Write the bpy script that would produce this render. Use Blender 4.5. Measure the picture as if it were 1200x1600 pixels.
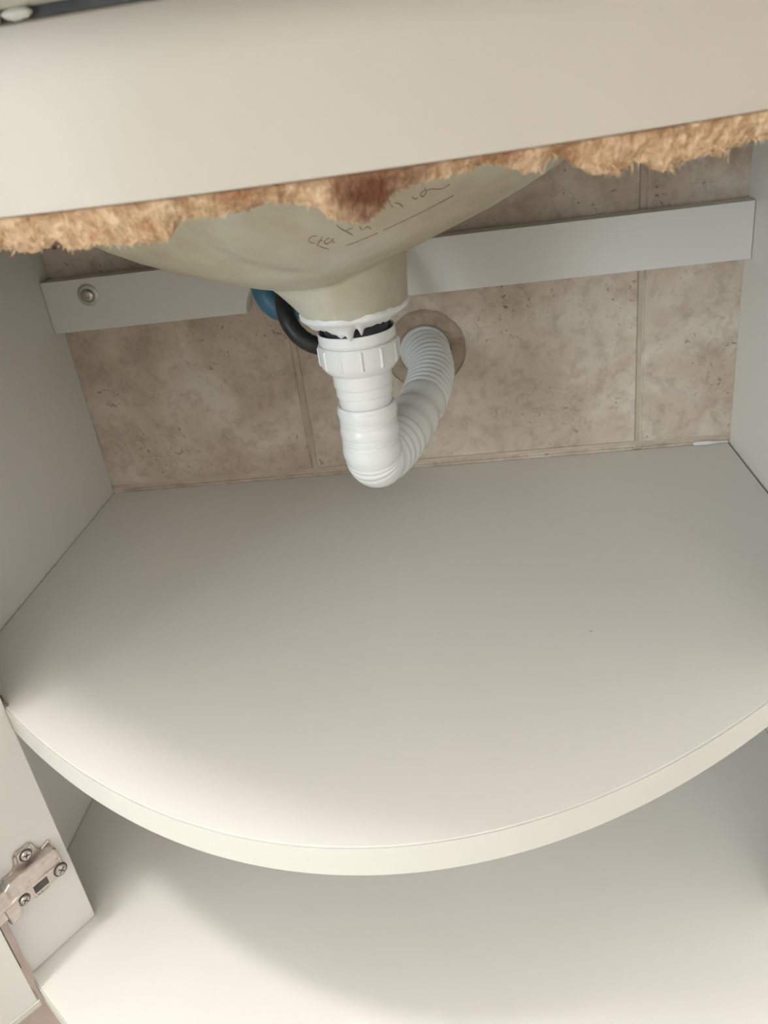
import bpy, bmesh, math, random
from mathutils import Vector, Matrix, noise

for o in list(bpy.data.objects):
    bpy.data.objects.remove(o, do_unlink=True)
scene = bpy.context.scene
C = scene.collection

# ------------------------------------------------------------------ camera
# metres; x right, y towards the tiled wall (wall face at y=0), z up (z=0 is the shelf's top)
F_PX = 1257.46
CAM = Vector((0.3468, -0.6696, 0.3026))
PITCH, YAW, ROLL = 0.4730, -0.1357, 0.1381
fwd = Vector((math.sin(YAW)*math.cos(PITCH), math.cos(YAW)*math.cos(PITCH), -math.sin(PITCH)))
rgt = Vector((math.cos(YAW), -math.sin(YAW), 0))
dwn = fwd.cross(rgt)
r2 = rgt*math.cos(ROLL) + dwn*math.sin(ROLL)
d2 = dwn*math.cos(ROLL) - rgt*math.sin(ROLL)
cam_d = bpy.data.cameras.new('camera')
cam = bpy.data.objects.new('camera', cam_d); C.objects.link(cam)
m = Matrix((r2, -d2, -fwd)).transposed().to_4x4(); m.translation = CAM
cam.matrix_world = m
cam_d.sensor_fit = 'VERTICAL'; cam_d.sensor_height = 36.0; cam_d.sensor_width = 27.0
cam_d.lens = F_PX/1600*36.0
cam_d.clip_start = 0.01; cam_d.clip_end = 50
cam_d.dof.use_dof = True; cam_d.dof.focus_distance = 0.56; cam_d.dof.aperture_fstop = 26
scene.camera = cam

# ------------------------------------------------------------------ light
world = bpy.data.worlds.new('room_light'); scene.world = world; world.use_nodes = True
bg = world.node_tree.nodes['Background']
bg.inputs[0].default_value = (1.0, 0.955, 0.885, 1); bg.inputs[1].default_value = 0.80

def area(name, loc, target, size, size_y, power, col, shape='RECTANGLE'):
    l = bpy.data.lights.new(name, 'AREA'); l.shape = shape; l.size = size; l.size_y = size_y
    l.energy = power; l.color = col
    o = bpy.data.objects.new(name, l); C.objects.link(o); o.location = loc
    o.rotation_euler = (Vector(target)-Vector(loc)).to_track_quat('-Z', 'Y').to_euler()
    return o
# daylight from the bathroom window in the left wall
area('window_daylight', (-1.12, -1.75, 0.42), (0.35, -0.1, 0.10), 0.9, 1.0, 22, (0.82, 0.94, 1.0))
# added soft fill light, high behind the camera; no window stands there
area('rear_fill_light', (0.50, -2.22, 1.15), (0.28, -0.3, 0.0), 1.3, 0.9, 10.5, (1.0, 0.985, 0.96))
# ceiling lamp, nearly overhead
pl = bpy.data.lights.new('ceiling_lamp', 'POINT'); pl.energy = 36; pl.shadow_soft_size = 0.085; pl.color = (1.0, 0.975, 0.935)
plo = bpy.data.objects.new('ceiling_lamp', pl); C.objects.link(plo); plo.location = (-0.16, -0.74, 1.72)

vs = scene.view_settings
vs.view_transform = 'Standard'; vs.look = 'None'; vs.gamma = 1.0; vs.use_curve_mapping = False
vs.exposure = 0.30

# ------------------------------------------------------------------ materials
def new_mat(name, rough=0.5, spec=0.5):
    mt = bpy.data.materials.new(name); mt.use_nodes = True
    b = mt.node_tree.nodes['Principled BSDF']
    b.inputs['Roughness'].default_value = rough
    b.inputs['Specular IOR Level'].default_value = spec
    return mt, mt.node_tree.nodes, mt.node_tree.links, b
def ramp(N, stops):
    r = N.new('ShaderNodeValToRGB')
    e = r.color_ramp.elements
    while len(e) < len(stops): e.new(0.5)
    for k, (p, c) in enumerate(stops):
        e[k].position = p; e[k].color = (*c, 1)
    return r
def noise_tex(N, L, coord, scale, detail=4, rough=0.55, dist=0.0):
    n = N.new('ShaderNodeTexNoise'); n.inputs['Scale'].default_value = scale
    n.inputs['Detail'].default_value = detail; n.inputs['Roughness'].default_value = rough
    n.inputs['Distortion'].default_value = dist
    if coord is not None: L.new(coord, n.inputs['Vector'])
    return n
def bump(N, L, b, h, strength, dist):
    bp = N.new('ShaderNodeBump'); bp.inputs['Strength'].default_value = strength
    bp.inputs['Distance'].default_value = dist
    L.new(h, bp.inputs['Height']); L.new(bp.outputs[0], b.inputs['Normal'])
    return bp
def mixc(N, L, fac, a, bcol, mode='MIX'):
    x = N.new('ShaderNodeMix'); x.data_type = 'RGBA'; x.blend_type = mode
    if isinstance(fac, (int, float)): x.inputs[0].default_value = fac
    else: L.new(fac, x.inputs[0])
    for i, v in ((6, a), (7, bcol)):
        if isinstance(v, tuple): x.inputs[i].default_value = (*v, 1)
        else: L.new(v, x.inputs[i])
    return x.outputs[2]
def speckled(name, a, bcol, scale, rough=0.4, bs=0.1, bd=0.0005, spec=0.5):
    mt, N, L, b = new_mat(name, rough, spec)
    g = N.new('ShaderNodeNewGeometry')
    n = noise_tex(N, L, g.outputs['Position'], scale)
    r = ramp(N, [(0.35, a), (0.65, bcol)]); L.new(n.outputs[0], r.inputs[0])
    L.new(r.outputs[0], b.inputs['Base Color'])
    n2 = noise_tex(N, L, g.outputs['Position'], scale*6)
    bump(N, L, b, n2.outputs[0], bs, bd)
    return mt

def melamine():
    mt, N, L, b = new_mat('white_melamine', 0.38, 0.4)
    g = N.new('ShaderNodeNewGeometry')
    n = noise_tex(N, L, g.outputs['Position'], 5, 3)
    r = ramp(N, [(0.3, (0.83, 0.808, 0.762)), (0.7, (0.845, 0.826, 0.786))]); L.new(n.outputs[0], r.inputs[0])
    # a few scattered specks and rub marks
    v = N.new('ShaderNodeTexVoronoi'); v.inputs['Scale'].default_value = 22; L.new(g.outputs['Position'], v.inputs['Vector'])
    lt = N.new('ShaderNodeMath'); lt.operation = 'LESS_THAN'; lt.inputs[1].default_value = 0.022; L.new(v.outputs['Distance'], lt.inputs[0])
    sel = N.new('ShaderNodeMath'); sel.operation = 'GREATER_THAN'; sel.inputs[1].default_value = 0.86
    sc = N.new('ShaderNodeSeparateColor'); L.new(v.outputs['Color'], sc.inputs[0]); L.new(sc.outputs[0], sel.inputs[0])
    mu = N.new('ShaderNodeMath'); mu.operation = 'MULTIPLY'; L.new(lt.outputs[0], mu.inputs[0]); L.new(sel.outputs[0], mu.inputs[1])
    mu2 = N.new('ShaderNodeMath'); mu2.operation = 'MULTIPLY'; mu2.inputs[1].default_value = 0.45; L.new(mu.outputs[0], mu2.inputs[0])
    col = mixc(N, L, mu2.outputs[0], r.outputs[0], (0.35, 0.30, 0.24))
    L.new(col, b.inputs['Base Color'])
    n2 = noise_tex(N, L, g.outputs['Position'], 900, 2)
    bump(N, L, b, n2.outputs[0], 0.04, 0.0002)
    return mt
M_white = melamine()
M_cream_shaded = speckled('shaded_cream_melamine', (0.50, 0.455, 0.39), (0.53, 0.485, 0.42), 5, 0.42, 0.03)  # beige board, toned down to carry the shade of someone in front
M_edge = speckled('white_edge_band', (0.72, 0.71, 0.645), (0.75, 0.74, 0.68), 9, 0.35, 0.03)
M_plastic = speckled('white_plastic', (0.86, 0.87, 0.86), (0.90, 0.905, 0.89), 25, 0.22, 0.05)
M_plastic.node_tree.nodes['Principled BSDF'].inputs['Subsurface Weight'].default_value = 0.12
M_plastic.node_tree.nodes['Principled BSDF'].inputs['Subsurface Radius'].default_value = (0.004, 0.004, 0.004)
M_grey_plastic = speckled('pale_grey_plastic', (0.74, 0.74, 0.73), (0.80, 0.80, 0.79), 25, 0.28, 0.05)
M_seal = speckled('white_sealant', (0.86, 0.87, 0.87), (0.92, 0.93, 0.93), 60, 0.45, 0.3, 0.0008)
M_dark = speckled('dark_gasket', (0.025, 0.033, 0.04), (0.05, 0.06, 0.068), 60, 0.4)
M_rubber = speckled('black_rubber', (0.014, 0.016, 0.018), (0.035, 0.035, 0.034), 80, 0.45)
M_blue = speckled('blue_plastic', (0.045, 0.15, 0.23), (0.06, 0.19, 0.28), 60, 0.42)
M_grout = speckled('grout', (0.56, 0.47, 0.375), (0.64, 0.55, 0.45), 60, 0.85, 0.4, 0.001)
M_mortar = speckled('mortar', (0.40, 0.30, 0.22), (0.56, 0.46, 0.36), 70, 0.9, 0.6, 0.002)
M_floor = speckled('floor_stone', (0.27, 0.215, 0.185), (0.34, 0.28, 0.245), 12, 0.5)
M_deck = speckled('pale_stone', (0.66, 0.67, 0.60), (0.74, 0.75, 0.68), 30, 0.35)
M_seam = speckled('dark_seam', (0.04, 0.045, 0.05), (0.10, 0.105, 0.11), 60, 0.6)
M_galv = speckled('zinc_washer', (0.50, 0.52, 0.50), (0.60, 0.62, 0.60), 300, 0.38)
M_galv.node_tree.nodes['Principled BSDF'].inputs['Metallic'].default_value = 0.7
M_ink = speckled('red_pencil', (0.30, 0.15, 0.12), (0.42, 0.27, 0.21), 300, 0.7)
M_recess_shade = speckled('recess_shade', (0.06, 0.055, 0.05), (0.10, 0.095, 0.09), 300, 0.5)  # dark colour painted in for the shade inside recesses and slots

M_clip = speckled('brown_clip', (0.16, 0.105, 0.085), (0.26, 0.19, 0.16), 200, 0.5)

def steel():
    mt, N, L, b = new_mat('nickel_steel', 0.26, 0.5)
    g = N.new('ShaderNodeNewGeometry')
    n = noise_tex(N, L, g.outputs['Position'], 220, 4)
    r = ramp(N, [(0.30, (0.52, 0.45, 0.41)), (0.7, (0.66, 0.60, 0.56))]); L.new(n.outputs[0], r.inputs[0])
    L.new(r.outputs[0], b.inputs['Base Color']); b.inputs['Metallic'].default_value = 0.92
    rr = N.new('ShaderNodeMapRange'); rr.inputs[3].default_value = 0.2; rr.inputs[4].default_value = 0.42
    L.new(n.outputs[0], rr.inputs[0]); L.new(rr.outputs[0], b.inputs['Roughness'])
    return mt
M_steel = steel()

def travertine():
    mt, N, L, b = new_mat('travertine_tile', 0.5, 0.4)
    g = N.new('ShaderNodeNewGeometry'); oi = N.new('ShaderNodeObjectInfo')
    sc = N.new('ShaderNodeVectorMath'); sc.operation = 'SCALE'; sc.inputs['Scale'].default_value = 7.0
    cmb = N.new('ShaderNodeCombineXYZ')
    for i in range(3): L.new(oi.outputs['Random'], cmb.inputs[i])
    L.new(cmb.outputs[0], sc.inputs[0])
    ad = N.new('ShaderNodeVectorMath'); ad.operation = 'ADD'
    L.new(g.outputs['Position'], ad.inputs[0]); L.new(sc.outputs[0], ad.inputs[1])
    P = ad.outputs[0]
    n1 = noise_tex(N, L, P, 13, 5, 0.6, 0.6)
    r1 = ramp(N, [(0.30, (0.52, 0.41, 0.32)), (0.48, (0.65, 0.54, 0.44)), (0.68, (0.78, 0.70, 0.60))])
    L.new(n1.outputs[0], r1.inputs[0])
    n2 = noise_tex(N, L, P, 75, 6, 0.7, 0.3)
    r2_ = ramp(N, [(0.34, (0.72, 0.69, 0.66)), (0.52, (1, 1, 1)), (0.72, (1.0, 1.0, 1.0))]); L.new(n2.outputs[0], r2_.inputs[0])
    c = mixc(N, L, 0.75, r1.outputs[0], r2_.outputs[0], 'MULTIPLY')
    # pale worm-like veins
    n4 = noise_tex(N, L, P, 42, 4, 0.6, 1.2)
    r4 = ramp(N, [(0.485, (0, 0, 0)), (0.5, (1, 1, 1)), (0.515, (0, 0, 0))]); L.new(n4.outputs[0], r4.inputs[0])
    msk = noise_tex(N, L, P, 9, 2)
    mr = ramp(N, [(0.5, (0, 0, 0)), (0.62, (0.55, 0.55, 0.55))]); L.new(msk.outputs[0], mr.inputs[0])
    f = N.new('ShaderNodeMath'); f.operation = 'MULTIPLY'; L.new(r4.outputs[0], f.inputs[0]); L.new(mr.outputs[0], f.inputs[1])
    c = mixc(N, L, f.outputs[0], c, (0.70, 0.63, 0.54))
    # pits
    n3 = noise_tex(N, L, P, 210, 3, 0.5, 0.6)
    r3 = ramp(N, [(0.63, (0, 0, 0)), (0.70, (0.75, 0.75, 0.75))]); L.new(n3.outputs[0], r3.inputs[0])
    pm = noise_tex(N, L, P, 17, 2)
    pr = ramp(N, [(0.47, (0, 0, 0)), (0.6, (1, 1, 1))]); L.new(pm.outputs[0], pr.inputs[0])
    f2 = N.new('ShaderNodeMath'); f2.operation = 'MULTIPLY'; L.new(r3.outputs[0], f2.inputs[0]); L.new(pr.outputs[0], f2.inputs[1])
    c = mixc(N, L, f2.outputs[0], c, (0.20, 0.13, 0.09))
    L.new(c, b.inputs['Base Color'])
    sub = N.new('ShaderNodeMath'); sub.operation = 'SUBTRACT'; L.new(n2.outputs[0], sub.inputs[0]); L.new(f2.outputs[0], sub.inputs[1])
    bump(N, L, b, sub.outputs[0], 0.3, 0.0012)
    return mt
M_tile = travertine()

def basin_mat():
    mt, N, L, b = new_mat('unglazed_basin', 0.5, 0.4)
    g = N.new('ShaderNodeNewGeometry'); P = g.outputs['Position']
    n = noise_tex(N, L, P, 14, 4, 0.55, 0.4)
    r = ramp(N, [(0.32, (0.46, 0.40, 0.28)), (0.5, (0.55, 0.51, 0.39)), (0.68, (0.61, 0.60, 0.50))]); L.new(n.outputs[0], r.inputs[0])
    n2 = noise_tex(N, L, P, 70, 5, 0.65)
    r2_ = ramp(N, [(0.3, (0.86, 0.83, 0.78)), (0.6, (1, 1, 1))]); L.new(n2.outputs[0], r2_.inputs[0])
    c = mixc(N, L, 0.6, r.outputs[0], r2_.outputs[0], 'MULTIPLY')
    L.new(c, b.inputs['Base Color'])
    bump(N, L, b, n2.outputs[0], 0.15, 0.0008)
    return mt
M_basin = basin_mat()

def core_mat():
    mt, N, L, b = new_mat('raw_particleboard', 0.95, 0.1)
    g = N.new('ShaderNodeNewGeometry'); P = g.outputs['Position']
    n = noise_tex(N, L, P, 170, 6, 0.7, 0.5)
    r = ramp(N, [(0.28, (0.36, 0.20, 0.11)), (0.43, (0.53, 0.345, 0.20)), (0.56, (0.68, 0.49, 0.315)), (0.72, (0.76, 0.60, 0.42))]); L.new(n.outputs[0], r.inputs[0])
    c = r.outputs[0]
    # rust-brown water stains soaked into the board
    wob = noise_tex(N, L, P, 90, 4, 0.6)
    for (x, y, z), rad, col, k in (((0.3265, -0.462, 0.2835), 0.0125, (0.13, 0.05, 0.03), 0.95),
                              ((0.3350, -0.460, 0.2860), 0.0090, (0.18, 0.075, 0.04), 0.85),
                              ((0.2540, -0.465, 0.2795), 0.0045, (0.36, 0.14, 0.04), 0.75),
                              ((0.2700, -0.466, 0.2790), 0.0050, (0.34, 0.13, 0.04), 0.75),
                              ((0.2950, -0.466, 0.2850), 0.0100, (0.36, 0.17, 0.08), 0.7),
                              ((0.3740, -0.452, 0.2855), 0.0090, (0.40, 0.20, 0.09), 0.6),
                              ((0.3550, -0.457, 0.2860), 0.0100, (0.45, 0.24, 0.12), 0.5)):
        d = N.new('ShaderNodeVectorMath'); d.operation = 'DISTANCE'; d.inputs[1].default_value = (x, y, z); L.new(P, d.inputs[0])
        a = N.new('ShaderNodeMath'); a.operation = 'MULTIPLY_ADD'; a.inputs[1].default_value = -rad*1.6; L.new(wob.outputs[0], a.inputs[0])
        a.inputs[2].default_value = rad*0.8
        s = N.new('ShaderNodeMath'); s.operation = 'ADD'; L.new(d.outputs['Value'], s.inputs[0]); L.new(a.outputs[0], s.inputs[1])
        mr = N.new('ShaderNodeMapRange'); mr.inputs[1].default_value = rad; mr.inputs[2].default_value = rad*0.25
        mr.inputs[3].default_value = 0; mr.inputs[4].default_value = k; L.new(s.outputs[0], mr.inputs[0])
        c = mixc(N, L, mr.outputs[0], c, col)
    # dark scorched line where the laminate let go
    sx = N.new('ShaderNodeSeparateXYZ'); L.new(P, sx.inputs[0])
    mr = N.new('ShaderNodeMapRange'); mr.inputs[1].default_value = 0.2838; mr.inputs[2].default_value = 0.2874; mr.inputs[3].default_value = 0; mr.inputs[4].default_value = 1.0
    L.new(sx.outputs[2], mr.inputs[0])
    wr = ramp(N, [(0.38, (0, 0, 0)), (0.62, (0.85, 0.85, 0.85))]); L.new(wob.outputs[0], wr.inputs[0])
    mm = N.new('ShaderNodeMath'); mm.operation = 'MULTIPLY'; L.new(mr.outputs[0], mm.inputs[0]); L.new(wr.outputs[0], mm.inputs[1])
    c = mixc(N, L, mm.outputs[0], c, (0.30, 0.145, 0.075))
    L.new(c, b.inputs['Base Color'])
    bump(N, L, b, n.outputs[0], 0.7, 0.002)
    return mt
M_core = core_mat()

# ------------------------------------------------------------------ helpers
def link(name, me, mat, parent=None, smooth=False):
    o = bpy.data.objects.new(name, me); C.objects.link(o)
    if mat: me.materials.append(mat)
    if smooth:
        for p in me.polygons: p.use_smooth = True
    if parent: o.parent = parent
    return o
def pydata(name, v, f, mat, parent=None, smooth=False, recalc=True):
    me = bpy.data.meshes.new(name); me.from_pydata([tuple(p) for p in v], [], f); me.update()
    if recalc:
        bm = bmesh.new(); bm.from_mesh(me); bmesh.ops.recalc_face_normals(bm, faces=bm.faces); bm.to_mesh(me); bm.free()
    return link(name, me, mat, parent, smooth)
def bevel(o, w, seg=2):
    b = o.modifiers.new('bevel', 'BEVEL'); b.width = w; b.segments = seg; b.limit_method = 'ANGLE'; b.angle_limit = math.radians(35)
    return o
def prism(name, poly, z0, z1, mat, parent=None, bw=0.0006):
    n = len(poly)
    v = [(x, y, z0) for x, y in poly] + [(x, y, z1) for x, y in poly]
    f = [list(range(n))[::-1], list(range(n, 2*n))] + [[i, (i+1) % n, n+(i+1) % n, n+i] for i in range(n)]
    o = pydata(name, v, f, mat, parent)
    return bevel(o, bw) if bw else o
def box(name, a, b, mat, parent=None, bw=0.0006):
    return prism(name, [(a[0], a[1]), (b[0], a[1]), (b[0], b[1]), (a[0], b[1])], a[2], b[2], mat, parent, bw)
def frame_pt(O, A, Nn, s, z, h):            # point on a vertical plane: s along A, height z, h out along Nn
    return Vector((O[0]+A[0]*s+Nn[0]*h, O[1]+A[1]*s+Nn[1]*h, z))
def catmull(pts, n):
    P = [Vector(p) for p in pts]; P = [P[0]*2-P[1]] + P + [P[-1]*2-P[-2]]
    out = []
    for i in range(1, len(P)-2):
        for k in range(n):
            t = k/n
            out.append(0.5*((2*P[i]) + (P[i+1]-P[i-1])*t + (2*P[i-1]-5*P[i]+4*P[i+1]-P[i+2])*t*t + (3*P[i]-P[i-1]-3*P[i+1]+P[i+2])*t**3))
    out.append(P[-2]); return out
def tube(name, path, rad, mat, parent=None, seg=24, caps=True, smooth=True):
    """rad: function of (arc length, fraction) or number"""
    v = []; f = []
    L = [0]
    for i in range(1, len(path)): L.append(L[-1]+(path[i]-path[i-1]).length)
    T = [(path[min(i+1, len(path)-1)]-path[max(i-1, 0)]).normalized() for i in range(len(path))]
    u = T[0].orthogonal().normalized()
    for i, p in enumerate(path):
        u = (u - T[i]*u.dot(T[i])).normalized(); w = T[i].cross(u)
        r = rad(L[i], L[i]/L[-1]) if callable(rad) else rad
        for k in range(seg):
            a = 2*math.pi*k/seg; v.append(p + (u*math.cos(a)+w*math.sin(a))*r)
    for i in range(len(path)-1):
        for k in range(seg):
            f.append([i*seg+k, i*seg+(k+1) % seg, (i+1)*seg+(k+1) % seg, (i+1)*seg+k])
    if caps:
        f.append(list(range(seg))[::-1]); f.append([(len(path)-1)*seg+k for k in range(seg)])
    return pydata(name, v, f, mat, parent, smooth)
def lathe(name, prof, mat, parent, origin, tilt=(0, 0), seg=48, smooth=True, rfun=None):
    """prof: list of (r, z) along the axis; tilt leans the axis (dx/dz, dy/dz)"""
    v = []; f = []
    for j, (r, z) in enumerate(prof):
        for k in range(seg):
            a = 2*math.pi*k/seg; rr = rfun(j, a, r) if rfun else r
            v.append((origin[0]+rr*math.cos(a)+tilt[0]*z, origin[1]+rr*math.sin(a)+tilt[1]*z, origin[2]+z - tilt[0]*rr*math.cos(a) - tilt[1]*rr*math.sin(a)))
    for j in range(len(prof)-1):
        for k in range(seg):
            f.append([j*seg+k, j*seg+(k+1) % seg, (j+1)*seg+(k+1) % seg, (j+1)*seg+k])
    return pydata(name, v, f, mat, parent, smooth)
def sharp(o, ang=35):
    o.modifiers.new('split', 'EDGE_SPLIT').split_angle = math.radians(ang); return o
def thing(name, label, cat, loc=(0, 0, 0), group=None):
    o = bpy.data.objects.new(name, None); C.objects.link(o); o.empty_display_size = 0.05
    o['label'] = label; o['category'] = cat
    if group: o['group'] = group
    return o
def tag(o, label, cat, group=None):
    o['label'] = label; o['category'] = cat
    if group: o['group'] = group
    return o

# ------------------------------------------------------------------ plan curves of the bow-fronted cabinet
W = 0.565; CX = W/2
def S(x):
    d = x-CX; return -0.4165+(2.17-3.0*d*d)*d*d
def dS(x):
    d = x-CX; return 4.34*d-12*d**3
def arc(off, x0, x1, n=72):
    out = []
    for i in range(n+1):
        x = x0+(x1-x0)*i/n; nx, ny = dS(x), -1.0; l = math.hypot(nx, ny)
        out.append((x+off*nx/l, S(x)+off*ny/l))
    return out
def outer_y(x, off):
    best = None
    P = arc(off, 0.03, 0.535, 200)
    for a, b in zip(P, P[1:]):
        if a[0] <= x <= b[0]:
            t = (x-a[0])/(b[0]-a[0]); return a[1]+(b[1]-a[1])*t
    return P[0][1]
PB = (0.048, -0.3065); PF = (0.0199, -0.3501)             # hinge post: inner back edge, inner front edge
PA = Vector((PF[0]-PB[0], PF[1]-PB[1])).normalized(); PN = Vector((-PA.y, PA.x))
Z_BOT = -0.195; Z_TOP = 0.3285; Z_EDGE = 0.2872

# ------------------------------------------------------------------ the setting: tiled wall and floor
wall = box('wall_back', (-1.2, 0.0018, -0.56), (1.8, 0.06, 1.95), M_grout, None, 0); wall['kind'] = 'structure'
TW, TH, JX, JZ, G = 0.2895, 0.2895, 0.1977, 0.0052, 0.0034
HOLE = (0.3094, 0.1085)
def tile_mesh():
    bm = bmesh.new(); w, h = TW-G, TH-G
    vs_ = [bm.verts.new(p) for p in ((0, 0, 0), (w, 0, 0), (w, 0, h), (0, 0, h), (0, 0.007, 0), (w, 0.007, 0), (w, 0.007, h), (0, 0.007, h))]
    for q in ((0, 1, 2, 3), (0, 4, 5, 1), (1, 5, 6, 2), (2, 6, 7, 3), (3, 7, 4, 0), (7, 6, 5, 4)): bm.faces.new([vs_[i] for i in q])
    bmesh.ops.bevel(bm, geom=[e for e in bm.edges if all(v.co.y < 0.001 for v in e.verts)], offset=0.0016, segments=2, affect='EDGES')
    me = bpy.data.meshes.new('tile'); bm.to_mesh(me); bm.free(); me.materials.append(M_tile); return me
TM = tile_mesh()
def tile_with_hole(x0, z0):
    w, h = TW-G, TH-G
    bm = bmesh.new(); hx, hz = HOLE[0]-x0, HOLE[1]-z0
    outer = [bm.verts.new(p) for p in ((0.0015, 0, 0.0015), (w-0.0015, 0, 0.0015), (w-0.0015, 0, h-0.0015), (0.0015, 0, h-0.0015))]
    random.seed(4)
    hole = []
    for k in range(40):
        a = 2*math.pi*k/40; r = 0.0345+0.0012*noise.noise(Vector((math.cos(a)*2, math.sin(a)*2, 3)))*1.5+random.uniform(-.0004, .0004)
        hole.append(bm.verts.new((hx+r*math.cos(a), 0, hz+r*math.sin(a))))
    es = [bm.edges.new((L_[i], L_[(i+1) % len(L_)])) for L_ in (outer, hole) for i in range(len(L_))]
    bmesh.ops.triangle_fill(bm, edges=es, use_beauty=True)
    for L_, e in ((outer, True), (hole, False)):
        back = []
        for v in L_:
            p = v.co.copy(); p.y = 0.007
            back.append(bm.verts.new(p))
        if e:
            mid = []
            for v, s in zip(L_, ((0, 0), (w, 0), (w, h), (0, h))): mid.append(bm.verts.new((s[0], 0.0016, s[1])))
            for i, b_ in enumerate(back): b_.co.x, b_.co.z = mid[i].co.x, mid[i].co.z
            for i in range(4):
                j = (i+1) % 4
                bm.faces.new((L_[i], L_[j], mid[j], mid[i])); bm.faces.new((mid[i], mid[j], back[j], back[i]))
        else:
            for i in range(len(L_)):
                j = (i+1) % len(L_); bm.faces.new((L_[i], L_[j], back[j], back[i]))
    bmesh.ops.recalc_face_normals(bm, faces=bm.faces)
    me = bpy.data.meshes.new('tile'); bm.to_mesh(me); bm.free(); me.materials.append(M_tile); return me
for i in range(-4, 5):
    for j in range(-1, 7):
        x0 = JX+i*TW+G/2; z0 = JZ+j*TH+G/2
        if j == -1: z0 = JZ-TH+G/2
        o = bpy.data.objects.new('tile', tile_with_hole(x0, z0) if (i, j) == (0, 0) else TM); C.objects.link(o)
        o.location = (x0, 0, z0); o.parent = wall
# mortar packed round the waste pipe, set back in the hole of the tile
mv = []; mf = []; random.seed(8); seg = 48
rings = [0.0203, 0.0225, 0.026, 0.0325, 0.0352]
for j, r in enumerate(rings):
    for k in range(seg):
        a = 2*math.pi*k/seg
        y = 0.0006+0.0014*noise.noise(Vector((math.cos(a)*r*160, math.sin(a)*r*160, 1.3)))+(-0.0012 if j == 1 else 0)+(0.0030 if j == 4 else 0)
        mv.append((HOLE[0]+r*math.cos(a), y, HOLE[1]+r*math.sin(a)))
for j in range(len(rings)-1):
    for k in range(seg): mf.append([j*seg+k, j*seg+(k+1) % seg, (j+1)*seg+(k+1) % seg, (j+1)*seg+k])
pydata('mortar_ring', mv, mf, M_mortar, wall, True)
floor = box('floor', (-1.26, -2.36, -0.60), (1.86, 0.06, -0.56), M_floor, None, 0); floor['kind'] = 'structure'
M_paint = speckled('white_paint', (0.86, 0.86, 0.84), (0.89, 0.89, 0.87), 6, 0.8)
for nm, a, b, mt in (('wall_left', (-1.26, -2.30, -0.56), (-1.20, 0.0, 1.95), M_paint), ('wall_right', (1.80, -2.30, -0.56), (1.86, 0.0, 1.95), M_paint),
                     ('wall_front', (-1.26, -2.36, -0.56), (1.86, -2.30, 1.95), M_paint), ('ceiling', (-1.26, -2.36, 1.95), (1.86, 0.06, 2.0), M_paint)):
    o = box(nm, a, b, mt, None, 0); o['kind'] = 'structure'

# ------------------------------------------------------------------ vanity cabinet
cab = thing('vanity_cabinet', 'white bow-fronted vanity cabinet with curved shelf and broken front rail', 'cabinet')
box('side_panel', (-0.018, -0.312, Z_BOT-0.018), (0, -0.0003, Z_TOP), M_white, cab)
box('side_panel', (W, -0.312, Z_BOT-0.018), (W+0.018, -0.0003, Z_TOP), M_white, cab)
# bottom panel follows the outer bow
bot = [(0.0004, -0.001), (W-0.0004, -0.001)] + [(W-0.0004, -0.322)] + arc(0.052, W-0.0555, 0.0555, 90) + [(0.0004, -0.322)]
bottom = prism('bottom_panel', bot, Z_BOT-0.018, Z_BOT, M_white, cab, 0.0003)
eb = arc(0.0525, 0.522, 0.043, 90)
def ribbon(name, pts, z0, z1, th, mat, parent):
    """thin strip standing on a plan polyline, thickness th to the outside"""
    v = []; f = []
    n = len(pts)
    for i, (x, y) in enumerate(pts):
        a = Vector(pts[max(i-1, 0)]); b = Vector(pts[min(i+1, n-1)]); t = (b-a).normalized(); nn = Vector((t.y, -t.x))
        if nn.y > 0: nn = -nn
        for h in (0, th):
            for z in (z0, z1): v.append((x+nn.x*h, y+nn.y*h, z))
    for i in range(n-1):
        a, b = i*4, (i+1)*4
        for p, q in ((0, 1), (1, 3), (3, 2), (2, 0)): f.append([a+p, a+q, b+q, b+p])
    f += [[0, 1, 3, 2], [(n-1)*4+k for k in (0, 2, 3, 1)]]
    o = pydata(name, v, f, mat, parent, True); sharp(o, 40)
    return o
ribbon('edge_band', arc(0.0522, W-0.0558, 0.0558, 90), Z_BOT-0.0178, Z_BOT-0.0004, 0.0007, M_edge, bottom)
# shelf
sh = [(0.0007, -0.0012), (W-0.0016, -0.0012), (W-0.0016, -0.277), (W-PB[0]-0.0005, PB[1]-0.0003)] + arc(0, W-0.0495, 0.0495, 90) + [(PB[0]+0.0003, PB[1]+0.0003), (0.0007, -0.277)]
shelf = prism('curved_shelf', sh, -0.018, 0, M_white, cab, 0.0006)
ribbon('edge_band', arc(0.0002, W-0.0495, 0.0495, 90), -0.0178, -0.0001, 0.0006, M_edge, shelf)
# hinge posts, set square to the bow
def post(mx):
    q = [PB, PF, (PF[0]-0.0120, PF[1]+0.0140), (0.0006, -0.3300), (0.0006, -0.2765)]
    if mx: q = [(W+0.001-x if x > 0.002 else W-x, y) for x, y in q]
    return prism('hinge_post', q, Z_BOT+0.0004, Z_TOP, M_white, cab, 0.001)
post(False); post(True)
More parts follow.
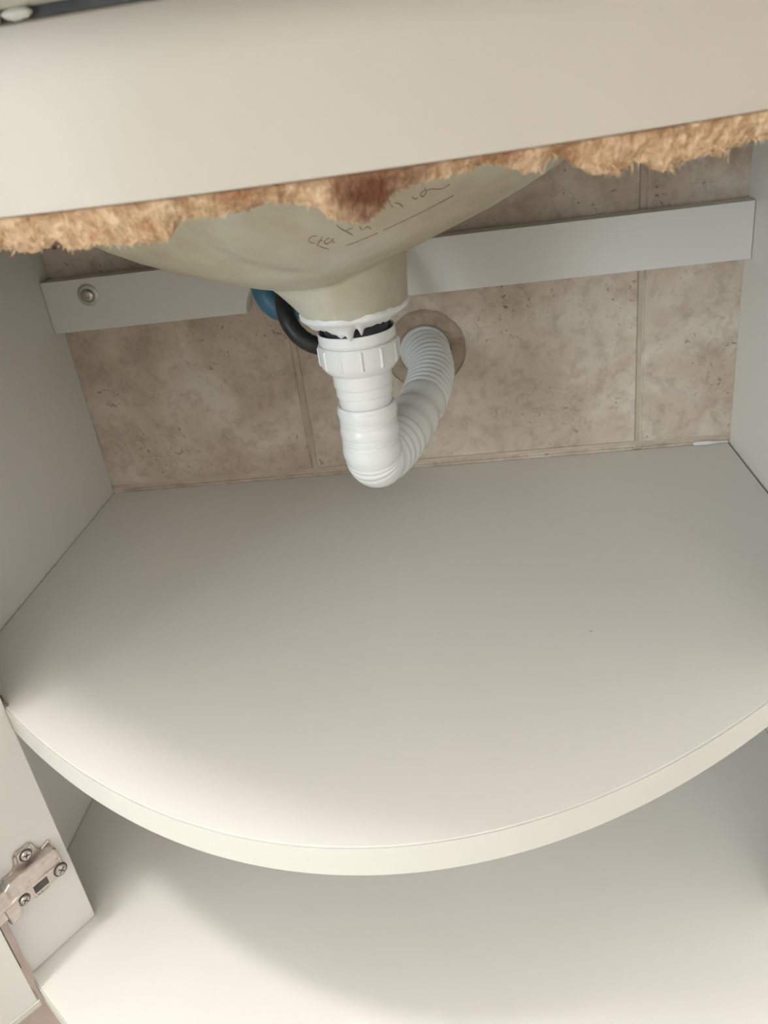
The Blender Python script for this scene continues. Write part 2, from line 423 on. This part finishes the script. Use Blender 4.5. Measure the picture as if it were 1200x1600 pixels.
# back rail with a scalloped notch for the water hose
RZ0, RZ1, RT = 0.1590, 0.2013, 0.018
rail_pts = [(0.0004, RZ0), (0.1680, RZ0)]
for k in range(0, 19):
    a = math.pi-math.pi*k/18; rail_pts.append((0.2095+0.0415*math.cos(a), RZ0+0.034*math.sin(a)))
rail_pts += [(0.262, RZ0), (W-0.0004, RZ0), (W-0.0004, RZ1), (0.0004, RZ1)]
seen = []
for p in rail_pts:
    if not seen or (Vector(p)-Vector(seen[-1])).length > 1e-4: seen.append(p)
n = len(seen)
v = [(x, -RT, z) for x, z in seen] + [(x, -0.0008, z) for x, z in seen]
f = [list(range(n)), list(range(n, 2*n))[::-1]] + [[i, (i+1) % n, n+(i+1) % n, n+i] for i in range(n)]
rail = bevel(pydata('back_rail', v, f, M_white, cab), 0.0004)
def disc_on(name, c, axis, prof, mat, parent, seg=32):
    """lathe about any axis; prof (r, h)"""
    ax = Vector(axis).normalized(); u = ax.orthogonal().normalized(); w = ax.cross(u); c = Vector(c)
    v = []; f = []
    for r, h in prof:
        for k in range(seg):
            a = 2*math.pi*k/seg; v.append(c+ax*h+(u*math.cos(a)+w*math.sin(a))*r)
    for j in range(len(prof)-1):
        for k in range(seg): f.append([j*seg+k, j*seg+(k+1) % seg, (j+1)*seg+(k+1) % seg, (j+1)*seg+k])
    f.append([(len(prof)-1)*seg+k for k in range(seg)])
    o = pydata(name, v, f, mat, parent, True); sharp(o, 40); return o
sc_c = (0.0388, -RT, 0.1878)
wsh = disc_on('screw_washer', sc_c, (0, -1, 0), [(0.0088, 0), (0.0088, 0.0010), (0.0078, 0.0017), (0.0056, 0.0016), (0.0052, 0.0009), (0.0030, 0.0010)], M_galv, rail)
disc_on('screw_head', (sc_c[0], -RT-0.0009, sc_c[2]), (0, -1, 0), [(0.0050, 0), (0.0048, 0.0014), (0.0036, 0.0024), (0.0022, 0.0026), (0.0018, 0.0014), (0.0005, 0.0012)], M_steel, rail)
# bit of white filler left in the right back corner
random.seed(3)
v = []; 
for i in range(9):
    t = i/8; x = W-0.0305+0.029*t; w_ = 0.0014*math.sin(math.pi*min(1, t+0.25))*(0.7+0.6*random.random())
    v += [(x, -0.0003, 0.0002), (x, -0.0022-w_, 0.0004), (x, -0.0008, 0.0014+w_)]
f = []
for i in range(8):
    for a, b in ((0, 1), (1, 2), (2, 0)): f.append([i*3+a, i*3+b, i*3+3+b, i*3+3+a])
f += [[0, 1, 2], [26, 25, 24]]
pydata('filler_strip', v, f, M_seal, cab, False)

# front rail (apron) on the outer bow, its lower edge torn to raw particleboard
ap_f = arc(0.05, 0.046, W-0.046, 96); ap_b = arc(0.034, 0.046, W-0.046, 96)
apron = prism('front_apron', ap_f+ap_b[::-1], Z_EDGE, Z_TOP-0.0012, M_cream_shaded, cab, 0.0004)
outline = [(0.06, 0.2805), (0.09, 0.278), (0.12, 0.2815), (0.15, 0.279), (0.18, 0.281), (0.205, 0.2775)] + [(0.22578, 0.27923), (0.23312, 0.27752), (0.23621, 0.27792), (0.24068, 0.27964), (0.24263, 0.27979), (0.24461, 0.27737), (0.25012, 0.2772), (0.25401, 0.27796), (0.26268, 0.27712), (0.27341, 0.27711), (0.27592, 0.28162), (0.28098, 0.28181), (0.28746, 0.28137), (0.29412, 0.28209), (0.29958, 0.28292), (0.30842, 0.28167), (0.31289, 0.27991), (0.31465, 0.27802), (0.31945, 0.27603), (0.32413, 0.27525), (0.32783, 0.27688), (0.32975, 0.27963), (0.33204, 0.2817), (0.33634, 0.28229), (0.33953, 0.28274), (0.34587, 0.28334), (0.34904, 0.28349), (0.35435, 0.2848), (0.35907, 0.284), (0.36539, 0.28148), (0.3683, 0.28106), (0.37066, 0.2834), (0.37363, 0.28445), (0.37689, 0.28251), (0.38103, 0.27981), (0.38442, 0.27809), (0.38871, 0.2776), (0.39387, 0.27973), (0.39919, 0.27847), (0.40251, 0.27595), (0.40375, 0.2767), (0.4055, 0.27798), (0.41193, 0.2781), (0.41711, 0.27904), (0.41919, 0.27683), (0.41979, 0.27895), (0.4261, 0.2799), (0.43105, 0.27996)] + [(0.455, 0.2775), (0.48, 0.281), (0.505, 0.2785)]
def zbot(x):
    for a, b in zip(outline, outline[1:]):
        if a[0] <= x <= b[0]: return a[1]+(b[1]-a[1])*(x-a[0])/(b[0]-a[0])
    return 0.28
NU = 900; v = []; f = []
cols = []
for i in range(NU+1):
    x = 0.063+(0.502-0.063)*i/NU
    y0 = outer_y(x, 0.05)
    d = 1e-3; sl = (outer_y(x+d, 0.05)-outer_y(x-d, 0.05))/(2*d); nl = math.hypot(sl, 1); nx, ny = -sl/nl, 1/nl      # inward
    zb = zbot(x)+0.0006*noise.noise(Vector((x*900, 0.3, 1)))+0.0005*noise.noise(Vector((x*2300, 2.3, 1)))
    zt = Z_EDGE-0.00015
    prof = []
    for k in range(9):
        t = k/8; prof.append((0.0012+0.0035*t**1.5, zt+(zb-zt)*t))
    prof += [(0.0075, zb+0.0004), (0.0105, zb+0.001), (0.0135, zb+0.0025), (0.0150, zt)]
    for k, (dp, z) in enumerate(prof):
        if 0 < k < 12:
            q = Vector((x*420, z*420, dp*420)); nn = noise.noise(q)*0.0011+noise.noise(q*2.7)*0.0006
            dp = max(0.0006, dp-nn*1.0); z += 0.4*nn if k < 9 else nn
            z = min(z, zt)
        v.append((x+nx*dp, y0+ny*dp, z))
K = 13
for i in range(NU):
    for k in range(K-1): f.append([i*K+k, (i+1)*K+k, (i+1)*K+k+1, i*K+k+1])
    f.append([i*K+K-1, (i+1)*K+K-1, (i+1)*K, i*K])
f += [list(range(K)), [NU*K+k for k in range(K)][::-1]]
core = pydata('particleboard_edge', v, f, M_core, cab, False)
core['label'] = 'torn raw particleboard edge with brown water stains'
# loose wood fibres hanging from the tear
random.seed(21); v = []; f = []
for i in range(2400):
    x = random.uniform(0.065, 0.50); y0 = outer_y(x, 0.05-random.uniform(0.001, 0.009))
    z0 = zbot(x)+random.uniform(0.0, 0.0045)*random.random()
    l = random.uniform(0.0008, 0.0030); w_ = random.uniform(0.00010, 0.00030)
    dirv = Vector((random.uniform(-0.9, 0.9), random.uniform(-0.5, 0.3), -random.uniform(0.2, 1.0))).normalized()
    s = dirv.orthogonal().normalized(); t = dirv.cross(s); p = Vector((x, y0, z0+0.0006)); b_ = len(v)
    v += [p+s*w_, p-s*w_*0.5+t*w_, p-s*w_*0.5-t*w_, p+dirv*l]
    f += [[b_, b_+1, b_+3], [b_+1, b_+2, b_+3], [b_+2, b_, b_+3], [b_, b_+2, b_+1]]
fib = pydata('loose_fibres', v, f, M_core, core); fib['kind'] = 'stuff'

# shelf clip seen at the top of the left hinge post
cl = frame_pt(PB, PA, PN, 0, 0, 0)
v = [(PB[0]+0.0022, PB[1]+0.0012, 0.0002), (PB[0]-0.003, PB[1]-0.0015, 0.0002), (PB[0]-0.0085, PB[1]+0.0045, 0.0002), (PB[0]-0.004, PB[1]+0.0065, 0.0002)]
v = [(x, y, z+dz) for dz in (0, 0.0052) for x, y, z in v]
v[4] = (v[4][0]-0.003, v[4][1]+0.001, v[4][2]-0.0015)
clip = bevel(pydata('shelf_clip', v, [[3, 2, 1, 0], [4, 5, 6, 7], [0, 1, 5, 4], [1, 2, 6, 5], [2, 3, 7, 6], [3, 0, 4, 7]], M_clip, cab), 0.0004)

# hinge on the left post
def hp(s, z, h): return frame_pt(PB, PA, PN, s, z, h)
ZC = -0.119
plate_pts = [(0.0085, ZC+0.0125), (0.0150, ZC+0.0105), (0.0175, ZC+0.0145), (0.0185, ZC+0.0195), (0.0205, ZC+0.0215), (0.0300, ZC+0.0215), (0.0325, ZC+0.0190),
             (0.0335, ZC+0.0135), (0.0365, ZC+0.0105), (0.0430, ZC+0.0105), (0.0430, ZC-0.0105), (0.0365, ZC-0.0105), (0.0335, ZC-0.0135), (0.0325, ZC-0.0190),
             (0.0300, ZC-0.0215), (0.0205, ZC-0.0215), (0.0185, ZC-0.0195), (0.0175, ZC-0.0145), (0.0150, ZC-0.0105), (0.0085, ZC-0.0125)]
def extr(name, pts, h0, h1, mat, parent, bw=0.0005, fn=hp):
    n = len(pts); v = [fn(s, z, h0) for s, z in pts]+[fn(s, z, h1) for s, z in pts]
    f = [list(range(n)), list(range(n, 2*n))[::-1]]+[[i, (i+1) % n, n+(i+1) % n, n+i] for i in range(n)]
    return bevel(pydata(name, v, f, mat, parent), bw)
hinge = extr('hinge_plate', plate_pts, 0, 0.0022, M_steel, cab, 0.0007)
# raised wing pads with their screws
for sg in (1, -1):
    extr('wing_pad', [(0.0205, ZC+sg*0.0205), (0.0305, ZC+sg*0.0205), (0.0315, ZC+sg*0.012), (0.0195, ZC+sg*0.012)], 0.0021, 0.0031, M_steel, hinge, 0.0008)
    cpt = hp(0.0252, ZC+sg*0.0160, 0.0030)
    disc_on('hinge_screw', cpt, (PN.x, PN.y, 0), [(0.0036, 0), (0.0036, 0.0008), (0.0029, 0.0015), (0.0012, 0.0014)], M_steel, hinge, 24)
    extr('recess_shade_disc', [(0.0252+0.0044*math.cos(t*math.pi/12), ZC+sg*0.0160+0.0044*math.sin(t*math.pi/12)) for t in range(24)], 0.0028, 0.00325, M_recess_shade, hinge, 0.0001)  # dark disc laid on as the shade round the sunk screw
    for rot in (0.4, 0.4+math.pi/2):
        cs, sn = math.cos(rot), math.sin(rot)
        extr('slot_shade_bar', [(0.0252+cs*a_-sn*b_, ZC+sg*0.0160+sn*a_+cs*b_) for a_, b_ in ((-0.0021, -0.0004), (0.0021, -0.0004), (0.0021, 0.0004), (-0.0021, 0.0004))], 0.0040, 0.00455, M_recess_shade, hinge, 0)
# arm: folded channel running to the door
sec = [(ZC+0.0100, 0.0020), (ZC+0.0098, 0.0072), (ZC+0.0088, 0.0080), (ZC-0.0010, 0.0098), (ZC-0.0022, 0.0108), (ZC-0.0106, 0.0110), (ZC-0.0116, 0.0100), (ZC-0.0120, 0.0030)]
st = [(0.0085, 0.82), (0.0105, 1.0), (0.042, 1.0), (0.046, 0.9), (0.052, 0.9), (0.060, 0.92)]
v = []; f = []
for s, k in st:
    for z, h in sec: v.append(hp(s, ZC+(z-ZC)*k-(0.0015 if s > 0.043 else 0), h))
q = len(sec)
for i in range(len(st)-1):
    for k in range(q): f.append([i*q+k, i*q+(k+1) % q, (i+1)*q+(k+1) % q, (i+1)*q+k])
f += [list(range(q)), [(len(st)-1)*q+k for k in range(q)][::-1]]
bevel(pydata('hinge_arm', v, f, M_steel, hinge), 0.0006)
extr('arm_cover', [(0.0415, ZC-0.0035), (0.0425, ZC-0.0150), (0.0455, ZC-0.0175), (0.0515, ZC-0.0175), (0.0525, ZC-0.0035)], 0.0060, 0.0114, M_steel, hinge, 0.0012)
for s, r in ((0.0122, 0.0042), (0.0388, 0.0034)):
    extr('recess_shade_disc', [(s+(r+0.0007)*math.cos(t*math.pi/12), ZC-0.0065+(r+0.0007)*math.sin(t*math.pi/12)) for t in range(24)], 0.0104, 0.01115, M_recess_shade, hinge, 0)
    disc_on('adjusting_screw', hp(s, ZC-0.0065, 0.0108), (PN.x, PN.y, 0), [(r*0.92, 0), (r*0.92, 0.0009), (r*0.7, 0.0017), (r*0.3, 0.0018)], M_steel, hinge, 24)
    for rot in (0.9, 0.9+math.pi/2):
        cs, sn = math.cos(rot), math.sin(rot)
        extr('slot_shade_bar', [(s+cs*a_-sn*b_, ZC-0.0065+sn*a_+cs*b_) for a_, b_ in ((-r*0.6, -0.0004), (r*0.6, -0.0004), (r*0.6, 0.0004), (-r*0.6, 0.0004))], 0.0120, 0.0127, M_recess_shade, hinge, 0)
extr('slot_shade_plate', [(0.0215, ZC-0.0035), (0.0315, ZC-0.0035), (0.0315, ZC-0.0090), (0.0215, ZC-0.0090)], 0.0106, 0.01125, M_recess_shade, hinge, 0.0001)  # dark plate laid on as the shade inside the arm's slot

# left door, swung open (bowed less than the front, so the window light gets past)
H0 = Vector((0.0285, -0.3640)); T0 = Vector((-0.65, -0.76)).normalized(); N0 = Vector((0.76, -0.65)).normalized(); RD = 1.2
def doorpt(s, h):
    a = s/RD; c = H0+T0*RD*math.sin(a)+N0*RD*(1-math.cos(a)); nn = N0*math.cos(a)-T0*math.sin(a); return c+nn*h
NS = 40; ins = [doorpt(0.28*i/NS, 0) for i in range(NS+1)]; outs = [doorpt(0.28*i/NS, -0.017) for i in range(NS+1)]
door = prism('door', [tuple(p) for p in ins]+[tuple(p) for p in outs[::-1]], -0.2020, 0.2800, M_white, cab, 0.0006)
ib = [doorpt(-0.0012+0.2824*i/NS, 0.0004) for i in range(NS+1)]; ob = [doorpt(-0.0012+0.2824*i/NS, -0.0174) for i in range(NS+1)]
prism('edge_band', [tuple(p) for p in ib]+[tuple(p) for p in ob[::-1]], -0.2075, -0.2021, M_edge, door, 0.0005)
he = [doorpt(-0.0006, -0.0005), doorpt(0.0, -0.0005), doorpt(0.0, -0.0165), doorpt(-0.0006, -0.0165)]
prism('dark_strip', [tuple(p) for p in he], -0.168, 0.270, M_seam, door, 0)  # thin dark strip along the door's hinge edge

# ------------------------------------------------------------------ washbasin: deck and bowl
BC = Vector((0.2715, -0.170))
bas = thing('washbasin', 'beige unglazed underside of round washbasin, pencilled word on it', 'washbasin')
PROF = [(0.0440, 0.2120), (0.0480, 0.2132), (0.0560, 0.2155), (0.0680, 0.2195), (0.0800, 0.2240), (0.1000, 0.2315), (0.1180, 0.2395), (0.1350, 0.2480), (0.1500, 0.2570),
        (0.1650, 0.2680), (0.1800, 0.2830), (0.1920, 0.3020), (0.1980, 0.3200), (0.2000, Z_TOP+0.0003)]
def bowl_pt(r, z, th_, w, base=0):
    ysc = 1.0 if r <= 0.044 else 1.0-0.25*min(1, (r-0.044)/0.12)
    c_ = math.cos(th_); lf = max(0.0, -c_)
    r = r*(1-base*0.36*lf)
    return Vector((BC.x+r*c_, BC.y+r*math.sin(th_)*ysc, z+w*(0.0120*c_ if c_ > 0 else 0.0030*c_)))
rows = [(0.018, 0.1895, 0), (0.030, 0.1885, 0), (0.0375, 0.1886, 0), (0.0395, 0.1898, 0), (0.0402, 0.1925, 0.05), (0.0408, 0.1965, 0.25), (0.0415, 0.2020, 0.6), (0.0424, 0.2080, 0.9), (0.0431, 0.2106, 1)]
for r, z in PROF: rows.append((r, z, max(0, min(1, (Z_TOP-z)/0.05))))
dense = []
for a, b in zip(rows, rows[1:]):
    q = 1 if b[0] < 0.0431 else 5
    for k in range(q): dense.append(tuple(a[i]+(b[i]-a[i])*k/q for i in range(3)))
rows = dense+[rows[-1]]
SEG = 180; v = []; f = []
for r, z, w in rows:
    for k in range(SEG): v.append(bowl_pt(r, z, 2*math.pi*k/SEG, w, 1-min(1, max(0, (z-0.1886)/0.0235))))
inner = [(0.196, Z_TOP+0.0003), (0.190, 0.310), (0.175, 0.288), (0.150, 0.268), (0.110, 0.250), (0.060, 0.232), (0.022, 0.224), (0.018, 0.215)]
for r, z in inner:
    for k in range(SEG): v.append(bowl_pt(r, z, 2*math.pi*k/SEG, 0.5 if z < 0.30 else 0))
R_ = len(rows)+len(inner)
for j in range(R_):
    for k in range(SEG):
        a, b = j, (j+1) % R_; f.append([a*SEG+k, a*SEG+(k+1) % SEG, b*SEG+(k+1) % SEG, b*SEG+k])
GROOVE = [(0.2110, -0.2860), (0.2140, -0.2824), (0.2170, -0.2777), (0.2213, -0.2715), (0.2311, -0.2612), (0.2414, -0.2537), (0.2533, -0.2490), (0.2680, -0.2470)]
def seg_d(p, a, b):
    ab = b-a; t = max(0, min(1, (p-a).dot(ab)/ab.length_squared)); return (p-a-ab*t).length
for i in range(len(rows)*SEG):            # shallow hollow sweeping down the left front of the bowl
    p = v[i]
    if p.y < -0.2 and p.x < 0.30:
        d = min(seg_d(Vector((p.x, p.y)), Vector(a), Vector(b)) for a, b in zip(GROOVE, GROOVE[1:]))
        k = min(1, max(0, (0.275-p.x)/0.03))
        v[i] = p+Vector((0.25, 0.55, 0.8))*0.0042*k*math.exp(-(d/0.0095)**2)
bowl = pydata('bowl', v, f, M_basin, bas, True); sharp(bowl, 50)
# deck with an oval opening
bm = bmesh.new()
op = [(-0.030, -0.002), (W+0.030, -0.002)] + [p for p in arc(0.070, 0.560, 0.005, 90) if -0.03 < p[0] < W+0.03 and p[1] > -1]
z0d, z1d = Z_TOP+0.0012, Z_TOP+0.028
ov = [bm.verts.new((x, y, z1d)) for x, y in op]
hv = [bm.verts.new((BC.x+0.1965*math.cos(2*math.pi*k/72), BC.y+0.1965*0.75*math.sin(2*math.pi*k/72), z1d)) for k in range(72)]
es = [bm.edges.new((L_[i], L_[(i+1) % len(L_)])) for L_ in (ov, hv) for i in range(len(L_))]
bmesh.ops.triangle_fill(bm, edges=es, use_beauty=True)
ret = bmesh.ops.extrude_face_region(bm, geom=bm.faces[:])
for g in ret['geom']:
    if isinstance(g, bmesh.types.BMVert): g.co.z = z0d
bmesh.ops.recalc_face_normals(bm, faces=bm.faces)
me = bpy.data.meshes.new('deck'); bm.to_mesh(me); bm.free()
bevel(link('deck', me, M_deck, bas), 0.0015)
# dark seam between deck and cabinet, with a smear of pale sealant
seam_pts = arc(0.0495, 0.046, W-0.046, 96)
ribbon('dark_seam', seam_pts, Z_TOP-0.0010, Z_TOP+0.0012, 0.0022, M_seam, bas)
random.seed(5)
for (xa, xb) in ((0.2502, 0.2572), (0.2478, 0.2490)):
    v = []; f = []; n = 14
    for i in range(n+1):
        t = i/n; x = xa+(xb-xa)*t; y = outer_y(x, 0.0518)
        hgt = (0.0012+0.0005*noise.noise(Vector((x*900, 3, 1))))*math.sin(math.pi*t)**0.5+0.0002
        for k in range(8):
            a = 2*math.pi*k/8; v.append((x, y-0.0012+0.0012*math.sin(a), Z_TOP+0.0001+hgt*math.cos(a)))
    for i in range(n):
        for k in range(8): f.append([i*8+k, i*8+(k+1) % 8, (i+1)*8+(k+1) % 8, (i+1)*8+k])
    f += [list(range(8)), [n*8+k for k in range(8)][::-1]]
    pydata('sealant_smear', v, f, M_deck, bas, True)
# faint red pencil handwriting with an underline on the front of the bowl
STROKES = [[(0.28, -0.2793, 0.2488), (0.2777, -0.2796, 0.2488), (0.2759, -0.2785, 0.2475), (0.2758, -0.2768, 0.2459), (0.2778, -0.2755, 0.245)], [(0.2824, -0.2779, 0.2478), (0.2804, -0.276, 0.2458), (0.2783, -0.2737, 0.2435)], [(0.2798, -0.2762, 0.2459), (0.2819, -0.276, 0.246)], [(0.2854, -0.2762, 0.2467), (0.2835, -0.2759, 0.2462), (0.2823, -0.2746, 0.2448), (0.2832, -0.2733, 0.2438), (0.2853, -0.2738, 0.2447), (0.2867, -0.2752, 0.2461), (0.286, -0.2735, 0.2445), (0.2869, -0.2726, 0.2439)], [(0.2903, -0.2812, 0.2527), (0.2915, -0.2793, 0.2508), (0.2933, -0.2772, 0.2492), (0.2947, -0.2753, 0.2478), (0.296, -0.2732, 0.2463)], [(0.2933, -0.2769, 0.2488), (0.2957, -0.2775, 0.2499), (0.2972, -0.2773, 0.2501)], [(0.3002, -0.2767, 0.2502), (0.3006, -0.2751, 0.249), (0.3008, -0.2739, 0.248)], [(0.3018, -0.2741, 0.2484), (0.3035, -0.275, 0.2496), (0.3045, -0.2735, 0.2487), (0.3051, -0.2722, 0.2478)], [(0.3178, -0.2797, 0.2589), (0.3191, -0.279, 0.2587), (0.3205, -0.2775, 0.2576), (0.3213, -0.276, 0.2564)], [(0.316, -0.2798, 0.2584), (0.3168, -0.2784, 0.2572)], [(0.326, -0.2783, 0.2606), (0.327, -0.2767, 0.2594), (0.3285, -0.2762, 0.2595)], [(0.3322, -0.2777, 0.2627), (0.3305, -0.2777, 0.2618), (0.33, -0.2764, 0.2603), (0.3312, -0.2754, 0.2599), (0.3325, -0.2765, 0.2615), (0.3322, -0.2785, 0.2637)], [(0.3328, -0.277, 0.2622), (0.3349, -0.2765, 0.2627), (0.3373, -0.2751, 0.2622), (0.3397, -0.2736, 0.2619), (0.3419, -0.2733, 0.2626), (0.3436, -0.2733, 0.2635)], [(0.279, -0.2734, 0.2434), (0.2809, -0.2715, 0.242), (0.283, -0.2694, 0.2406)], [(0.2911, -0.268, 0.2411), (0.2956, -0.2679, 0.242), (0.3016, -0.268, 0.2436), (0.3073, -0.2681, 0.2452)], [(0.3102, -0.2681, 0.2461), (0.3171, -0.2681, 0.2482), (0.3255, -0.2678, 0.2509), (0.3339, -0.2674, 0.2537), (0.3401, -0.2667, 0.2559), (0.3448, -0.266, 0.2576)]]
for q in STROKES:
    tube('pencil_stroke', catmull(q, 6) if len(q) > 2 else [Vector(p) for p in q], lambda l, t: 0.00012+0.00016*math.sin(math.pi*min(1, max(0, 0.12+0.76*t))), M_ink, bowl, 6)


# ------------------------------------------------------------------ drain trap under the bowl
trap = thing('drain_trap', 'white plastic drain trap with ribbed nut and corrugated hose into wall', 'drain pipe')
AX = (0.2770, -0.170, 0.0)
TL = (0.0, 0.0)
# sealant smeared between bowl and waste outlet
random.seed(11); SG = 144; v = []; f = []
lev = [(0.0398, 0.1915), (0.0405, 0.1895), (0.0385, 0.1876), (0.0350, 0.1862), (0.0315, 0.1848), (0.0285, 0.1832), (0.0262, 0.1818), (0.0235, 0.1816), (0.0205, 0.1830), (0.0200, 0.1870)]
for j, (r, z) in enumerate(lev):
    for k in range(SG):
        a = 2*math.pi*k/SG; ca, sa = math.cos(a), math.sin(a)
        n1 = noise.noise(Vector((ca*2.2, sa*2.2, j*0.25))); n2_ = noise.noise(Vector((ca*7, sa*7, j*0.5+4)))
        rr = (r+0.0011*n1+0.0007*n2_)*(1-0.34*max(0, -ca)*max(0, 1-j/6)); zz = z
        low = min(1, max(0, (0.1862-z)/0.004))
        zz += low*(0.0012*n2_+0.0008*n1)
        for ad, wd, dl in ((-1.72, 0.13, 0.0045), (-1.52, 0.08, 0.0065), (-1.95, 0.10, 0.0015), (-1.25, 0.05, 0.0045), (-2.6, 0.25, 0.001)):
            da = (a-ad+math.pi) % (2*math.pi)-math.pi; zz -= low*dl*math.exp(-(da/wd)**2)
        if j <= 2: zz += 0.0010*n2_+max(0, ca)*0.0008
        bx = AX[0]*(j/9)+BC.x*(1-j/9)
        v.append((bx+rr*ca, AX[1]+rr*sa, zz))
for j in range(len(lev)-1):
    for k in range(SG): f.append([j*SG+k, j*SG+(k+1) % SG, (j+1)*SG+(k+1) % SG, (j+1)*SG+k])
so = pydata('sealant_ring', v, f, M_seal, trap, True)
so['label'] = 'messy white sealant squeezed out under the bowl'
lathe('waste_outlet', [(0.0005, 0.150), (0.0205, 0.150), (0.0205, 0.1880), (0.0005, 0.1880)], M_dark, trap, AX, TL)
sharp(lathe('gasket', [(0.0200, 0.1630), (0.0228, 0.1632), (0.0232, 0.1690), (0.0212, 0.1705), (0.0200, 0.1700)], M_dark, trap, AX, TL))
# slip nut with grip ribs
def ribf(j, a, r):
    return r
NZ = 0.0032
nut_prof = [(0.0232, 0.1600), (0.0234, 0.1726), (0.0243, 0.1730), (0.0247, 0.1724), (0.0247, 0.1668), (0.0238, 0.1662), (0.0238, 0.1656), (0.0253, 0.1654), (0.0257, 0.1648), (0.0256, 0.1535), (0.0250, 0.1512), (0.0225, 0.1478), (0.0205, 0.1462), (0.0180, 0.1460)]
nut_prof = [(r, z+NZ) for r, z in nut_prof]
nut = sharp(lathe('slip_nut', nut_prof, M_plastic, trap, AX, TL, 72), 30)
for k in range(12):
    a = 2*math.pi*(k+0.30)/12; u = Vector((math.cos(a), math.sin(a), 0)); t = Vector((-u.y, u.x, 0)); c = Vector(AX)
    v = []
    for z, d in ((0.1640, 0.0005), (0.1632, 0.0011), (0.1530, 0.0011), (0.1518, 0.0004)):
        for s in (-0.0012, -0.0006, 0.0006, 0.0012):
            rr = 0.0254+(d if abs(s) < 0.001 else 0); v.append(c+u*rr+t*s+Vector((0, 0, z+NZ)))
    f = [[i*4+j, i*4+j+1, i*4+5+j, i*4+4+j] for i in range(3) for j in range(3)]
    pydata('rib', v, f, M_plastic, nut, True)
# stepped tailpiece
tp = [(0.0175, 0.1510), (0.0192, 0.1500), (0.0194, 0.1412), (0.0192, 0.1404), (0.0184, 0.1398), (0.0187, 0.1350), (0.0186, 0.1340), (0.0176, 0.1334), (0.0178, 0.1290), (0.0172, 0.1275), (0.0172, 0.1240)]
sharp(lathe('tailpiece', tp, M_plastic, trap, AX, TL, 64), 40)
sharp(lathe('collar', [(0.0168, 0.1262), (0.0186, 0.1268), (0.0194, 0.1258), (0.0197, 0.1238), (0.0195, 0.1218), (0.0180, 0.1210)], M_plastic, trap, AX, TL, 64), 60)
hose_pts = [(0.2770, -0.1700, 0.1240), (0.2768, -0.1702, 0.1080), (0.2766, -0.1702, 0.0945), (0.2775, -0.1655, 0.0838), (0.2830, -0.1510, 0.0808), (0.2920, -0.1290, 0.0825),
            (0.3015, -0.1010, 0.0868), (0.3095, -0.0710, 0.0925), (0.3145, -0.0400, 0.0995), (0.3130, -0.0180, 0.1055), (0.3100, -0.0040, 0.1083), (0.3092, 0.0120, 0.1085)]
path = catmull(hose_pts, 44)
def hr(l, t):
    if l < 0.050:                         # stretched front leg: long soft swells with fine rings between
        w1 = 0.5+0.5*math.cos(2*math.pi*(l-0.002)/0.0140); fine = math.cos(2*math.pi*l/0.0021)*max(0, math.cos(2*math.pi*(l-0.009)/0.0140))
        return 0.0190+0.0010*w1+0.00045*fine
    if l < 0.085:
        return 0.0194+0.0004*math.cos(2*math.pi*l/0.0080)
    k = min(1, max(0, (l-0.085)/0.05))
    return 0.0194-0.0012*k+(0.00025+0.00065*k)*math.cos(2*math.pi*l/(0.0046+0.0018*k))
tube('corrugated_hose', path, hr, M_plastic, trap, 40)
disc_on('wall_socket', (HOLE[0], 0.0075, HOLE[1]), (0, -1, 0), [(0.0200, -0.004), (0.0203, 0.0085), (0.0212, 0.0092), (0.0212, 0.0112), (0.0206, 0.0122), (0.0180, 0.0124)], M_grey_plastic, trap, 48)

# ------------------------------------------------------------------ water hoses behind the bowl
bh = thing('rubber_hose', 'black rubber water hose looping behind the white trap nut', 'hose')
pb = catmull([(0.2150, -0.004, 0.2280), (0.2165, -0.045, 0.2165), (0.2185, -0.085, 0.1975), (0.2205, -0.110, 0.1820), (0.2250, -0.119, 0.1690), (0.2330, -0.121, 0.1590), (0.2430, -0.120, 0.1535), (0.2540, -0.116, 0.1530), (0.2660, -0.105, 0.1590), (0.2740, -0.080, 0.1780), (0.2790, -0.035, 0.2120), (0.2820, -0.004, 0.2240)], 10)
tube('hose_sleeve', pb, lambda l, t: 0.0063+0.0001*math.cos(l*4000), M_rubber, bh, 20)
disc_on('ferrule', pb[2], pb[0]-pb[2], [(0.0066, -0.012), (0.0070, -0.010), (0.0070, 0.0), (0.005, 0.001)], M_galv, bh, 20)
bl = thing('blue_pipe', 'curved blue plastic pipe tucked behind the black hose', 'pipe')
pp = catmull([(0.1960, -0.004, 0.2270), (0.1960, -0.040, 0.2195), (0.1985, -0.070, 0.2030), (0.2030, -0.083, 0.1870), (0.2100, -0.086, 0.1770), (0.2205, -0.085, 0.1745), (0.2310, -0.082, 0.1810), (0.2380, -0.070, 0.1970), (0.2410, -0.035, 0.2170), (0.2420, -0.012, 0.2220)], 10)
tube('pipe_wall', pp, 0.0098, M_blue, bl, 24)
disc_on('end_cap', pp[-1], pp[-1]-pp[-2], [(0.0105, -0.010), (0.0110, -0.008), (0.0110, 0.001), (0.009, 0.002)], M_blue, bl, 24)
